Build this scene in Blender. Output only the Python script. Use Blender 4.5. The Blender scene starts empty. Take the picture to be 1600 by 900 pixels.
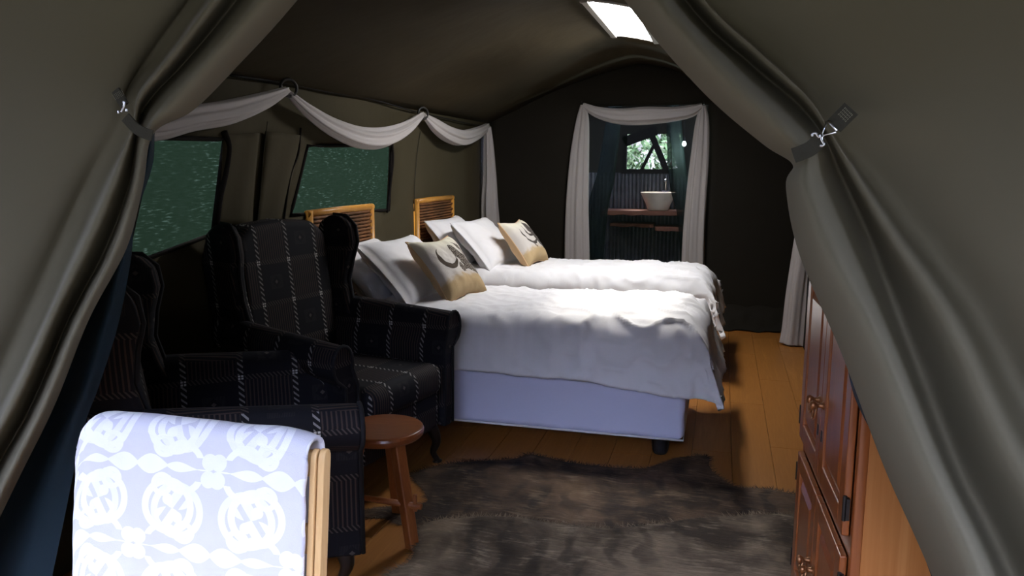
import bpy, bmesh, math, random
import numpy as np
from mathutils import Vector, Matrix, noise
random.seed(7)
R = math.radians
SC = bpy.context.scene
COL = SC.collection

# ------------------------------------------------------------------ camera, world, sun, exposure
CAM_F, CAM_YAW, CAM_PITCH, CAM_H = 1190.0, R(15.37), R(9.07), 1.40
cd = bpy.data.cameras.new('camera'); cam = bpy.data.objects.new('camera', cd); COL.objects.link(cam)
cd.sensor_width = 36.0; cd.lens = CAM_F / 1600 * 36.0; cd.clip_start = 0.05; cd.clip_end = 200
cam.location = (0, 0, CAM_H); cam.rotation_euler = (R(90) - CAM_PITCH, 0, CAM_YAW)
SC.camera = cam
SC.view_settings.view_transform = 'Standard'; SC.view_settings.look = 'None'
SC.view_settings.gamma = 1.0; SC.view_settings.use_curve_mapping = False
SC.view_settings.exposure = 0.0
SKY_STRENGTH, SUN_STRENGTH, PANE_STRENGTH = 22.0, 24.0, 74.0
w = bpy.data.worlds.new('world'); SC.world = w; w.use_nodes = True
bgn = w.node_tree.nodes['Background']
bgn.inputs[0].default_value = (0.60, 0.68, 1.0, 1); bgn.inputs[1].default_value = SKY_STRENGTH
sd = bpy.data.lights.new('sun', 'SUN'); sun = bpy.data.objects.new('sun', sd); COL.objects.link(sun)
sd.energy = SUN_STRENGTH; sd.angle = R(22); sd.color = (1.0, 0.95, 0.86)
sun.location = (-2, 10, 12)
sun.rotation_euler = Vector((0.14, -0.78, -1.75)).to_track_quat('-Z', 'Y').to_euler()

# ------------------------------------------------------------------ pixel -> point on a real plane
_fw = np.array([-math.sin(CAM_YAW) * math.cos(CAM_PITCH), math.cos(CAM_YAW) * math.cos(CAM_PITCH), -math.sin(CAM_PITCH)])
_rt = np.array([math.cos(CAM_YAW), math.sin(CAM_YAW), 0.0]); _up = np.cross(_rt, _fw)
_C = np.array([0, 0, CAM_H])
def ray(u, v): return (u - 800) / CAM_F * _rt - (v - 450) / CAM_F * _up + _fw
def onx(u, v, x): d = ray(u, v); return _C + d * (x / d[0])
def ony(u, v, y): d = ray(u, v); return _C + d * (y / d[1])
def onz(u, v, z): d = ray(u, v); return _C + d * ((z - CAM_H) / d[2])

# ------------------------------------------------------------------ node expressions
class X:
    nt = None
    def __init__(s, k): s.k = k
    @staticmethod
    def op(o, *a):
        n = X.nt.nodes.new('ShaderNodeMath'); n.operation = o
        for i, q in enumerate(a):
            q = q.k if isinstance(q, X) else q
            if isinstance(q, (int, float)): n.inputs[i].default_value = q
            else: X.nt.links.new(q, n.inputs[i])
        return X(n.outputs[0])
    def __add__(s, o): return X.op('ADD', s, o)
    __radd__ = __add__
    def __sub__(s, o): return X.op('SUBTRACT', s, o)
    def __rsub__(s, o): return X.op('SUBTRACT', o, s)
    def __mul__(s, o): return X.op('MULTIPLY', s, o)
    __rmul__ = __mul__
    def __truediv__(s, o): return X.op('DIVIDE', s, o)
    def __lt__(s, o): return X.op('LESS_THAN', s, o)
    def __gt__(s, o): return X.op('GREATER_THAN', s, o)
    def abs(s): return X.op('ABSOLUTE', s)
    def fract(s): return X.op('FRACT', s)
    def floor(s): return X.op('FLOOR', s)
    def sin(s): return X.op('SINE', s)
    def sqrt(s): return X.op('SQRT', s)
    def max(s, o): return X.op('MAXIMUM', s, o)
    def min(s, o): return X.op('MINIMUM', s, o)
    def mod(s, o): return X.op('FLOORED_MODULO', s, o)
    def clamp(s): n = X.op('ADD', s, 0.0); n.k.node.use_clamp = True; return n
def hyp(a, b): return (a * a + b * b).sqrt()
def step(e, a, b):                                     # smooth 0..1 between a and b
    n = X.nt.nodes.new('ShaderNodeMapRange'); n.interpolation_type = 'SMOOTHSTEP'
    X.nt.links.new(e.k, n.inputs[0]); n.inputs[1].default_value = a; n.inputs[2].default_value = b
    return X(n.outputs[0])
def coords(kind):
    n = X.nt.nodes.new('ShaderNodeTexCoord'); s = X.nt.nodes.new('ShaderNodeSeparateXYZ')
    X.nt.links.new(n.outputs[kind], s.inputs[0])
    return X(s.outputs[0]), X(s.outputs[1]), X(s.outputs[2])
def vec(a, b, c):
    n = X.nt.nodes.new('ShaderNodeCombineXYZ')
    for i, q in enumerate((a, b, c)):
        q = q.k if isinstance(q, X) else q
        if isinstance(q, (int, float)): n.inputs[i].default_value = q
        else: X.nt.links.new(q, n.inputs[i])
    return n.outputs[0]
def noise_x(v, scale, detail=3, rough=.5, dist=0.0):
    n = X.nt.nodes.new('ShaderNodeTexNoise'); X.nt.links.new(v, n.inputs['Vector'])
    n.inputs['Scale'].default_value = scale; n.inputs['Detail'].default_value = detail
    n.inputs['Roughness'].default_value = rough; n.inputs['Distortion'].default_value = dist
    return X(n.outputs[0])
def mix(f, a, b):
    n = X.nt.nodes.new('ShaderNodeMix'); n.data_type = 'RGBA'
    for i, q in ((0, f), (6, a), (7, b)):
        q = q.k if isinstance(q, X) else q
        if isinstance(q, (int, float)): n.inputs[i].default_value = q
        elif isinstance(q, tuple): n.inputs[i].default_value = (q[0], q[1], q[2], 1)
        else: X.nt.links.new(q, n.inputs[i])
    return n.outputs[2]
def new_mat(name, rough=.8, spec=.3, color=(.5, .5, .5)):
    m = bpy.data.materials.new(name); m.use_nodes = True; X.nt = m.node_tree
    b = m.node_tree.nodes['Principled BSDF']
    b.inputs['Base Color'].default_value = (*color, 1); b.inputs['Roughness'].default_value = rough
    b.inputs['Specular IOR Level'].default_value = spec
    return m, b
def set_bump(b, h, strength=.3, dist=.01):
    n = X.nt.nodes.new('ShaderNodeBump'); n.inputs['Strength'].default_value = strength; n.inputs['Distance'].default_value = dist
    X.nt.links.new(h.k, n.inputs['Height']); X.nt.links.new(n.outputs[0], b.inputs['Normal'])
def link(sock, b, name='Base Color'): X.nt.links.new(sock.k if isinstance(sock, X) else sock, b.inputs[name])

M = {}
def plain(name, c, rough=.8, spec=.3, metal=0.0, mottle=.0, bscale=0, bstr=.2, bdist=.004):
    m, b = new_mat(name, rough, spec, c); b.inputs['Metallic'].default_value = metal
    x, y, z = coords('Object'); v = vec(x, y, z)
    if mottle:
        f = noise_x(v, 6, 4)
        link(mix(step(f, .3, .7), tuple(q * (1 - mottle) for q in c), tuple(min(1, q * (1 + mottle)) for q in c)), b)
    if bscale: set_bump(b, noise_x(v, bscale, 4), bstr, bdist)
    M[name] = m; return m
def canvas_mat(name, c, c2, bump=.25):
    m, b = new_mat(name, .85, .2)
    x, y, z = coords('Object'); v = vec(x, y, z)
    f = noise_x(v, 1.6, 3); g = noise_x(v, 420, 1)
    link(mix(step(f, .3, .7), c, c2), b)
    set_bump(b, noise_x(v, 5, 3) * .7 + g * .02, bump, .02)
    M[name] = m
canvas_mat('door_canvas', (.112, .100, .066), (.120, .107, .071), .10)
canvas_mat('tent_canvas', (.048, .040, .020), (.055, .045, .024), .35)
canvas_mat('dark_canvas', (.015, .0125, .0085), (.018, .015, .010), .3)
canvas_mat('roof_canvas', (.038, .0285, .0125), (.046, .034, .0145), .45)
plain('webbing', (.040, .038, .028), .9, .2, bscale=300, bstr=.5, bdist=.002)
plain('stitch', (.22, .21, .15), .9)
plain('steel', (.62, .62, .62), .28, .5, 1.0)
plain('black_metal', (.012, .011, .01), .45, .4)
plain('black_cord', (.010, .009, .008), .9)
plain('white_cotton', (.80, .79, .80), .85, .2, bscale=9, bstr=.25, bdist=.012)
plain('base_cotton', (.62, .63, .80), .8, .25, bscale=14, bstr=.08, bdist=.01)
plain('drape_cotton', (.45, .42, .405), .9, .15, bscale=30, bstr=.25, bdist=.006)
plain('piping_black', (.012, .012, .014), .8, .2)
plain('dark_leg', (.018, .012, .009), .35, .5)
plain('black_plastic', (.012, .012, .013), .5, .4)
plain('pane_frame', (.42, .40, .36), .6, .4)
plain('tan_cotton', (.62, .42, .24), .9, .15, bscale=40, bstr=.2)
plain('ceramic', (.62, .52, .36), .3, .5, mottle=.12)
plain('corrugated', (.20, .20, .21), .28, .5, .9, mottle=.2)
plain('sand', (.085, .08, .06), .95, .1, mottle=.25)
plain('pale_rock', (.20, .19, .16), .95, .1, mottle=.5, bscale=6, bstr=.8, bdist=.1)
plain('deck', (.09, .08, .065), .9, .1, mottle=.2)
plain('hedge_blocker', (.018, .019, .014), .9, .1, mottle=.4)  # for the added tree bank; kept dark so it bounces little light
plain('brown_box', (.22, .11, .06), .8, .2, mottle=.2)
plain('leaf', (.045, .085, .026), .7, .3, mottle=.45)
plain('brass', (.30, .13, .05), .3, .5, .6)
plain('wicker', (.16, .065, .022), .6, .35, mottle=.35)
plain('wicker_dark', (.045, .018, .008), .7, .3)
plain('lining', (.012, .010, .009), .95, .1)

def wood(name, c1, c2, axis=2, scale=1.0, rough=.4, spec=.45, knots=False, rand=False, coat=0.0):
    m, b = new_mat(name, rough, spec)
    x, y, z = coords('Object')
    p = [x, y, z]
    if rand:
        oi = X.nt.nodes.new('ShaderNodeObjectInfo'); r = X(oi.outputs['Random'])
        p = [q + r * 13.7 for q in p]
    st = [18.0 * scale] * 3; st[axis] = 1.1 * scale
    v = vec(p[0] * st[0], p[1] * st[1], p[2] * st[2])
    f = noise_x(v, 1.0, 5, .6, .8)
    rings = ((f * 9.0).sin() * .5 + .5)
    fine = noise_x(vec(p[0] * st[0] * 7, p[1] * st[1] * 7, p[2] * st[2] * 3), 1.0, 2)
    t = step(f * .55 + rings * .25 + fine * .3, .28, .80)
    col = mix(t, c1, c2)
    if rand: col = mix(r * .10, col, tuple(q * .9 for q in c1))
    if knots:
        vo = X.nt.nodes.new('ShaderNodeTexVoronoi'); X.nt.links.new(vec(p[0] * 5, p[1] * 5, p[2] * 2.2), vo.inputs['Vector']); vo.inputs['Scale'].default_value = 1
        col = mix(step(X(vo.outputs['Distance']), .10, .04), col, (.10, .03, .01))
    link(col, b); set_bump(b, f + fine * .3, .06, .003)
    if coat: b.inputs['Coat Weight'].default_value = coat; b.inputs['Coat Roughness'].default_value = .15
    M[name] = m
wood('oak_laminate', (.30, .115, .021), (.43, .185, .042), 1, .9, .46, .35, rand=True)
wood('red_varnish', (.25, .068, .016), (.42, .135, .036), 2, 1.0, .28, .5, coat=.3)
wood('pine', (.42, .155, .036), (.58, .26, .08), 2, .8, .45, .4, knots=True)
wood('stool_wood', (.20, .055, .014), (.36, .12, .034), 0, 1.2, .3, .5, coat=.3)
wood('stool_leg_wood', (.22, .065, .016), (.38, .13, .036), 2, 1.2, .35, .5)
wood('light_pine', (.62, .37, .15), (.80, .55, .27), 2, 1.2, .4, .4)
wood('bamboo', (.50, .22, .035), (.62, .31, .06), 2, 2.0, .35, .45)
wood('slab_wood', (.13, .045, .022), (.24, .095, .045), 0, .8, .6, .3)

def chair_fabric():
    m, b = new_mat('chair_fabric', .8, .2)
    n = X.nt.nodes.new('ShaderNodeUVMap'); s = X.nt.nodes.new('ShaderNodeSeparateXYZ'); X.nt.links.new(n.outputs[0], s.inputs[0])
    P = .185
    u, v = X(s.outputs[0]) / P, X(s.outputs[1]) / P
    fu, fv = u.fract(), v.fract(); du, dv = (fu - .5).abs(), (fv - .5).abs()
    bu, bv = du < .065, dv < .055
    hu = ((fv * 8.0 + fu * 8.0).fract() < .36) * bu * (du < .050)
    hv = ((fu * 13.0 + fv * 9.0).fract() < .40) * bv
    sq = (du < .06) * (dv < .06); sp = (du < .048) * (dv < .048) * (((du < .009) + (dv < .009)) < .5)
    par = ((u + .5).floor() + (v + .5).floor()).mod(2.0)
    stripes = ((fu * 14.0).fract() < .36) * (par < .5)
    cu, cv = (u + .5).fract() - .5, (v + .5).fract() - .5
    dia = ((cu.abs() + cv.abs()) < .05) * (par > .5)
    mot = (cu.abs() < .2) * (cv.abs() < .17) * ((cu * 42.0).fract() < .4) * (par > .5) * ((cu.abs() + cv.abs()) > .14)
    col = mix(stripes, (.007, .007, .010), (.045, .031, .026))
    col = mix(mot, col, (.022, .020, .020)); col = mix(dia, col, (.07, .06, .055))
    col = mix(bv, col, (.007, .007, .009)); col = mix(hv, col, (.06, .048, .042))
    col = mix(bu, col, (.007, .007, .009)); col = mix(hu, col, (.22, .21, .20))
    col = mix(sq, col, (.012, .012, .012)); col = mix(sp, col, (.50, .49, .46))
    link(col, b); M['chair_fabric'] = m
chair_fabric()

def towel_mat():
    m, b = new_mat('towel', .95, .1)
    n = X.nt.nodes.new('ShaderNodeUVMap'); s = X.nt.nodes.new('ShaderNodeSeparateXYZ'); X.nt.links.new(n.outputs[0], s.inputs[0])
    u, v = X(s.outputs[0]) / .36, X(s.outputs[1]) / .32
    def motif(ou, ov):
        a = ((u + ou).fract() - .5); c = ((v + ov).fract() - .5)
        aa, cc = a.abs(), c.abs()
        ring = (hyp(aa - .22, cc - .24) - .15).abs() < .022
        ring2 = (hyp(aa - .25, cc - .22) - .06).abs() < .018
        arm = (hyp(aa - .30, cc - .02) - .12).abs() < .020
        leaf = cc < (((aa * 16.0).sin().abs() * .062 + .012) * (X.op('SUBTRACT', 1.0, aa * 2.1)))
        curl = (hyp(aa - .17, cc - .115) - .055).abs() < .016
        dot = (hyp(aa - .205, cc - .085) < .030).max(hyp(aa - .215, cc - .20) < .034).max(hyp(aa - .03, cc - .45) < .05)
        petal = (hyp((aa - .22) * .8, (cc - .30) * 1.3) < .07) * ((aa * 60.0 + cc * 40.0).sin() > -.35)
        heart = (arm * (cc > .07)).max(curl).max(dot).max(petal)
        return ring.max(leaf).max(heart)
    p = motif(.05, .1).max(motif(.55, .60) * .85)
    x, y, z = coords('Object'); fz = noise_x(vec(x, y, z), 500, 2); lo = noise_x(vec(x, y, z), 14, 3)
    p2 = (p * .85 + (lo - .5) * .5).clamp()
    link(mix(p2, (.64, .63, .69), (.86, .86, .87)), b)
    set_bump(b, p2 * .8 + fz * .5, .5, .004); M['towel'] = m
towel_mat()

def cushion_mat(name, flip):
    m, b = new_mat(name, .9, .15)
    n = X.nt.nodes.new('ShaderNodeUVMap'); s = X.nt.nodes.new('ShaderNodeSeparateXYZ'); X.nt.links.new(n.outputs[0], s.inputs[0])
    u, v = X(s.outputs[0]), X(s.outputs[1])
    no = noise_x(vec(u, v, 0.0), 9, 4); fine = noise_x(vec(u, v, 1.0), 60, 3)
    col = mix(step(v, .62, .95), (.60, .56, .52), (.76, .72, .58))
    col = mix(step(v + (no - .5) * .25, .34, .20), col, (.48, .35, .19))
    if not flip:
        cres = (hyp(u - .34, v - .60) < .21) * (hyp(u - .37, v - .665) > .185)
        a = (u - .70) * .86 + (v - .52) * .50; c = (v - .52) * .86 - (u - .70) * .50
        horn = (hyp((u - .585) * 1.0, v - .60) < .30) * (hyp(u - .52, v - .66) > .27) * (u > .60) * (v > .34)
        body = hyp(a * 5.2, c * 1.55) < .52
        nose = hyp((u - .56) * 1.6, (v - .38)) < .10
        dark = (body * (v > .2)).max(nose * (v > .3)).max(horn)
        col = mix(dark, col, (.07, .055, .045))
        col = mix(dark * step(fine, .52, .62), col, (.40, .36, .30))
        col = mix(cres, col, (.075, .058, .045))
    else:
        h1 = (hyp(u - .50, v - .62) < .30) * (hyp(u - .53, v - .70) > .30) * (u < .72)
        h2 = (hyp(u - .62, v - .74) < .22) * (hyp(u - .64, v - .80) > .215)
        a = (u - .80) * .9 + (v - .52) * .43; c = (v - .52) * .9 - (u - .80) * .43
        body = hyp(a * 4.2, c * 1.25) < .55
        dark = h1.max(h2).max(body)
        col = mix(dark, col, (.06, .05, .045)); col = mix(dark * step(fine, .55, .66), col, (.24, .21, .18))
        col = mix((hyp(u - .42, v - .30) < .03).max(hyp((u - .5) * .5, v - .27) < .03), col, (.16, .12, .09))
    link(col, b); set_bump(b, fine + no, .25, .004); M[name] = m
cushion_mat('cushion_print', False); cushion_mat('cushion_print_horned', True)

def hide_mat(name, dark, light, seed, pale):
    m, b = new_mat(name, .75, .25)
    x, y, z = coords('Object'); v = vec(x + seed, y, z)
    big = noise_x(v, 2.3, 4, .6, .6); hair = noise_x(vec(x * 9 + seed, y * 70, z), 1.0, 3, .6, .5); blot = noise_x(v, 9, 4, .6)
    wob = noise_x(v, 4, 3)
    stripe = ((x * 46.0 + y * 9.0 + (wob - .5) * 14.0).sin() * .5 + .5)
    zone = step(noise_x(vec(x * .9 + seed * 2, y * 1.3, 3.0), 2.0, 2), .42, .58)
    t = step(big * .9 + hair * .16 + blot * .22, .50, .82)
    col = mix(t, dark, light)
    col = mix(step(stripe, .45, 1.0) * zone * .6, col, tuple(q * .35 for q in dark))
    col = mix(step(blot * .6 + hair * .5, .58, .72) * .5, col, pale)
    link(col, b); set_bump(b, hair + blot * .6, .7, .012); M[name] = m
hide_mat('hide_far', (.024, .014, .008), (.15, .092, .052), 3.0, (.22, .16, .10))
hide_mat('hide_near', (.050, .034, .021), (.27, .20, .13), 9.3, (.38, .30, .21))
plain('hide_hair', (.075, .056, .041), .7, .2, mottle=.5)

def net_mat(name, c, transp, trans=0.0, specks=0.0):
    m, b = new_mat(name, .8, .2, c); nt = m.node_tree; out = nt.nodes['Material Output']
    x, y, z = coords('Object')
    tr = nt.nodes.new('ShaderNodeBsdfTransparent'); mx = nt.nodes.new('ShaderNodeMixShader'); mx.inputs[0].default_value = transp
    sh = b.outputs[0]
    if specks:
        sp = noise_x(vec(x, y * 22, z * 130), 1.0, 2); sp2 = noise_x(vec(x, y * 5, z * 5), 1.0, 3)
        col = mix((step(sp, .55, .80) * step(sp2, .35, .60) * .9 + sp * .12).clamp(), c, tuple(min(1, q * 4 + .010) for q in c)); link(col, b)
    if trans:
        t = nt.nodes.new('ShaderNodeBsdfTranslucent')
        if specks: nt.links.new(col, t.inputs[0])
        else: t.inputs[0].default_value = (*c, 1)
        m2 = nt.nodes.new('ShaderNodeMixShader'); m2.inputs[0].default_value = trans
        nt.links.new(sh, m2.inputs[1]); nt.links.new(t.outputs[0], m2.inputs[2]); sh = m2.outputs[0]
    nt.links.new(sh, mx.inputs[1]); nt.links.new(tr.outputs[0], mx.inputs[2]); nt.links.new(mx.outputs[0], out.inputs[0])
    M[name] = m
net_mat('door_net', (.010, .023, .032), .08)
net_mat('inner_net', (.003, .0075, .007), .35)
net_mat('green_net', (.009, .022, .018), .74)
net_mat('shade_net', (.0022, .0046, .0020), .0, .75, 1.0)
def emit(name, c, s, transp=0.0):
    m = bpy.data.materials.new(name); m.use_nodes = True; nt = m.node_tree; X.nt = nt
    nt.nodes.remove(nt.nodes['Principled BSDF']); e = nt.nodes.new('ShaderNodeEmission'); e.inputs[1].default_value = s
    e.inputs[0].default_value = (*c, 1); o = nt.nodes['Material Output']
    if transp:
        t = nt.nodes.new('ShaderNodeBsdfTransparent'); q = nt.nodes.new('ShaderNodeMixShader'); q.inputs[0].default_value = transp
        nt.links.new(e.outputs[0], q.inputs[1]); nt.links.new(t.outputs[0], q.inputs[2]); nt.links.new(q.outputs[0], o.inputs[0])
    else: nt.links.new(e.outputs[0], o.inputs[0])
    M[name] = m
emit('skylight_pane', (1.0, .96, .88), PANE_STRENGTH, .5)
emit('bulb', (.75, 1.0, .95), 9.0)

# ------------------------------------------------------------------ mesh helpers
def obj(name, verts, faces, mat, parent=None, smooth=True, uv=None):
    me = bpy.data.meshes.new(name); me.from_pydata([tuple(map(float, p)) for p in verts], [], [tuple(f) for f in faces]); me.update()
    if uv is not None:
        l = me.uv_layers.new(name='UVMap')
        for lp in me.loops: l.data[lp.index].uv = uv[lp.vertex_index]
    if smooth: me.polygons.foreach_set('use_smooth', [True] * len(me.polygons))
    o = bpy.data.objects.new(name, me); COL.objects.link(o)
    if mat: me.materials.append(M[mat])
    if parent: o.parent = parent
    return o
def tag(o, label=None, cat=None, group=None, kind=None):
    for k, q in (('label', label), ('category', cat), ('group', group), ('kind', kind)):
        if q: o[k] = q
    return o
def thing(name, label, cat, loc=(0, 0, 0), rz=0.0, group=None):
    o = bpy.data.objects.new(name, None); COL.objects.link(o); o.location = loc; o.rotation_euler = (0, 0, rz)
    return tag(o, label, cat, group)
def copy_thing(o):
    c = o.copy(); COL.objects.link(c)
    for ch in o.children:
        d = ch.copy(); COL.objects.link(d); d.parent = c
        for g in ch.children: e = g.copy(); COL.objects.link(e); e.parent = d
    return c
class MB:
    def __init__(s): s.v = []; s.f = []
    def add(s, v, f):
        k = len(s.v); s.v += [tuple(map(float, p)) for p in v]; s.f += [tuple(i + k for i in q) for q in f]; return s
    def box(s, c, d, rot=None):
        cs = []
        for i in range(8):
            p = Vector(((i & 1) - .5, ((i >> 1) & 1) - .5, ((i >> 2) & 1) - .5)); p = Vector((p.x * d[0], p.y * d[1], p.z * d[2]))
            if rot is not None: p = rot @ p
            cs.append(p + Vector(c))
        return s.add(cs, [(0, 2, 3, 1), (4, 5, 7, 6), (0, 1, 5, 4), (2, 6, 7, 3), (0, 4, 6, 2), (1, 3, 7, 5)])
    def tube(s, pts, rad, n=8, closed=False, flat=None):
        pts = [Vector(p) for p in pts]; k = len(pts); rings = []
        ref = Vector((0, 0, 1)); prev = None
        for i, p in enumerate(pts):
            a = pts[(i - 1) % k] if closed else pts[max(0, i - 1)]; b = pts[(i + 1) % k] if closed else pts[min(k - 1, i + 1)]
            t = (b - a).normalized()
            if prev is None:
                q = Vector((0, 0, 1)) if abs(t.z) < .9 else Vector((1, 0, 0)); prev = (q - t * q.dot(t)).normalized()
            nrm = (prev - t * prev.dot(t)).normalized(); prev = nrm; bi = t.cross(nrm)
            r = rad(i / (k - 1)) if callable(rad) else rad
            rings.append([p + nrm * math.cos(2 * math.pi * j / n) * r + bi * math.sin(2 * math.pi * j / n) * r for j in range(n)])
        v = [q for g in rings for q in g]; f = []
        for i in range(k if closed else k - 1):
            for j in range(n):
                a, b = i * n, ((i + 1) % k) * n; f.append((a + j, a + (j + 1) % n, b + (j + 1) % n, b + j))
        if not closed: f.append(tuple(range(n))[::-1]); f.append(tuple((k - 1) * n + j for j in range(n)))
        return s.add(v, f)
    def lathe(s, prof, c=(0, 0, 0), n=24):
        v = [(c[0] + r * math.cos(2 * math.pi * j / n), c[1] + r * math.sin(2 * math.pi * j / n), c[2] + z) for r, z in prof for j in range(n)]
        f = [(i * n + j, i * n + (j + 1) % n, (i + 1) * n + (j + 1) % n, (i + 1) * n + j) for i in range(len(prof) - 1) for j in range(n)]
        f += [tuple(range(n))[::-1], tuple((len(prof) - 1) * n + j for j in range(n))]
        return s.add(v, f)
    def prism(s, poly, a, b, frame):                    # poly (p,q) extruded from a to b; frame(p,q,t)->xyz
        n = len(poly); v = [frame(p, q, a) for p, q in poly] + [frame(p, q, b) for p, q in poly]
        f = [tuple(range(n)), tuple(range(2 * n - 1, n - 1, -1))] + [(i, i + n, (i + 1) % n + n, (i + 1) % n) for i in range(n)]
        return s.add(v, f)
    def build(s, name, mat, parent=None, smooth=False, bevel=0.0, seg=2, subsurf=0, boxuv=False, uvoff=(0, 0)):
        bm = bmesh.new(); vs = [bm.verts.new(p) for p in s.v]
        for q in s.f:
            try: bm.faces.new([vs[i] for i in q])
            except ValueError: pass
        bmesh.ops.recalc_face_normals(bm, faces=bm.faces)
        if bevel: bmesh.ops.bevel(bm, geom=[e for e in bm.edges if e.calc_face_angle(0) > R(25)], offset=bevel, segments=seg, affect='EDGES', profile=.5, clamp_overlap=True)
        if boxuv:
            L = bm.loops.layers.uv.new('UVMap')
            for fc in bm.faces:
                nx, ny, nz = (abs(q) for q in fc.normal)
                for lp in fc.loops:
                    p = lp.vert.co
                    a = (p.y, p.z) if nx >= max(ny, nz) else ((p.x, p.z) if ny >= nz else (p.y, p.x))
                    lp[L].uv = (a[0] + uvoff[0], a[1] + uvoff[1])
        me = bpy.data.meshes.new(name); bm.to_mesh(me); bm.free()
        if smooth or bevel: me.polygons.foreach_set('use_smooth', [True] * len(me.polygons))
        o = bpy.data.objects.new(name, me); COL.objects.link(o); me.materials.append(M[mat])
        if parent: o.parent = parent
        if bevel and not subsurf:
            wn = o.modifiers.new('wn', 'WEIGHTED_NORMAL'); wn.keep_sharp = False
        if subsurf: ss = o.modifiers.new('ss', 'SUBSURF'); ss.levels = ss.render_levels = subsurf
        return o
def grid_faces(nr, nc, skip=None):
    return [(i * nc + j, i * nc + j + 1, (i + 1) * nc + j + 1, (i + 1) * nc + j) for i in range(nr - 1) for j in range(nc - 1) if not (skip and skip(i, j))]
def catmull(P, n):                                      # along axis 0
    P = np.asarray(P, float); k = len(P); out = []
    for i in range(k - 1):
        p0 = P[i - 1] if i > 0 else 2 * P[0] - P[1]; p1, p2 = P[i], P[i + 1]; p3 = P[i + 2] if i + 2 < k else 2 * P[-1] - P[-2]
        for t in np.linspace(0, 1, n, endpoint=False):
            out.append(.5 * (2 * p1 + (p2 - p0) * t + (2 * p0 - 5 * p1 + 4 * p2 - p3) * t * t + (3 * p1 - p0 - 3 * p2 + p3) * t ** 3))
    out.append(P[-1]); return np.array(out)
def solidify(o, t, off=0.0):
    m = o.modifiers.new('sol', 'SOLIDIFY'); m.thickness = t; m.offset = off; return o
def nz(x, y, z=0.0): return noise.noise(Vector((x, y, z)))

# ------------------------------------------------------------------ the setting
XL, XR, YF, YB = -2.15, 0.66, 1.36, 6.98
XM, HW, ZE, ZA = (XL + XR) / 2, (XR - XL) / 2, 1.80, 2.295
def arch(x):
    s = min(1.0, abs(x - XM) / HW); return ZE + (ZA - ZE) * (1 - s ** 1.35)

# floor: laminate planks one by one over a dark sub-floor
fl = MB().box((-.75, 4.25, -.045), (3.3, 5.6, .05)).build('floor', 'lining'); tag(fl, kind='structure')
PW, PL = .19, 1.28
pm = MB().box((0, 0, 0), (PW - .0015, PL - .0015, .018)).build('plank', 'oak_laminate', None, bevel=.0015, seg=1)
pme = pm.data; pme.polygons.foreach_set('use_smooth', [False] * len(pme.polygons)); bpy.data.objects.remove(pm)
k = 0; x = -2.28
while x < .80:
    y = 1.35 - (k * .43) % 1.0
    while y < 7.0:
        p = bpy.data.objects.new('plank', pme); COL.objects.link(p); p.parent = fl; p.location = (x, y + PL / 2, -.009); y += PL
    x += PW; k += 1

# left wall: canvas with two window openings
def lw(u, v): q = onx(u, v, XL); return (q[1], q[2])
W1 = dict(tl=lw(236, 215), tr=lw(348, 218), bl=lw(190, 418), br=lw(330, 366))
W2 = dict(tl=lw(478, 228), tr=lw(610, 227), bl=lw(452, 336), br=lw(606, 328))
lat = [[(YF, 0), (YF, 1.02), (YF, 1.50), (YF, ZE + .03)]]
for W in (W1, W2):
    for a, b in (('bl', 'tl'), ('br', 'tr')):
        lat.append([(W[a][0], 0), W[a], W[b], (W[b][0], ZE + .03)])
lat.append([(YB, 0), (YB, 1.12), (YB, 1.55), (YB, ZE + .03)])
lat = np.array(lat); n = 10
vs = []; cols = (len(lat) - 1) * n + 1; rows = 3 * n + 1
for i in range(cols):
    a, t = min(i // n, len(lat) - 2), 0; t = i / n - a
    for j in range(rows):
        b = min(j // n, 2); s = j / n - b
        q = (lat[a][b] * (1 - t) + lat[a + 1][b] * t) * (1 - s) + (lat[a][b + 1] * (1 - t) + lat[a + 1][b + 1] * t) * s
        d = .012 * nz(q[0] * 2.1, q[1] * 1.0, 3) + .010 * math.sin(q[0] * 9 + nz(q[0], q[1]) * 3) * min(1, q[1])
        vs.append((XL + d * min(1, (ZE + .03 - q[1]) / .2), q[0], q[1]))
skip = lambda i, j: (i // n in (1, 3)) and (j // n == 1)
wl = obj('wall_left', vs, grid_faces(cols, rows, skip), 'tent_canvas'); tag(wl, kind='structure'); solidify(wl, .006)
def window(name, W, mark):
    o = thing(name, None, None); tag(o, kind='structure')
    cs = [W['bl'], W['br'], W['tr'], W['tl']]
    m_ = 12; P = []
    for i in range(m_ + 1):
        for j in range(m_ + 1):
            s, t = i / m_, j / m_
            q = (np.array(cs[0]) * (1 - s) + np.array(cs[1]) * s) * (1 - t) + (np.array(cs[3]) * (1 - s) + np.array(cs[2]) * s) * t
            qc = sum(np.array(c_) for c_ in cs) / 4; q = qc + (q - qc) * 1.16
            P.append((XL - .016, q[0], q[1]))
    obj('pane', P, grid_faces(m_ + 1, m_ + 1), 'shade_net', o)
    f = MB()
    loop = []
    for a, b in ((3, 0), (0, 1), (1, 2), (2, 3)):
        for t in np.linspace(0, 1, 8, endpoint=False):
            q = np.array(cs[a]) * (1 - t) + np.array(cs[b]) * t; loop.append((XL + .008, q[0], q[1]))
    f.tube(loop, .010, 6, closed=True); f.build('window_frame', 'lining', o, smooth=True)
    return o
window('window_1', W1, 1); window('window_2', W2, 2)
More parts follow.
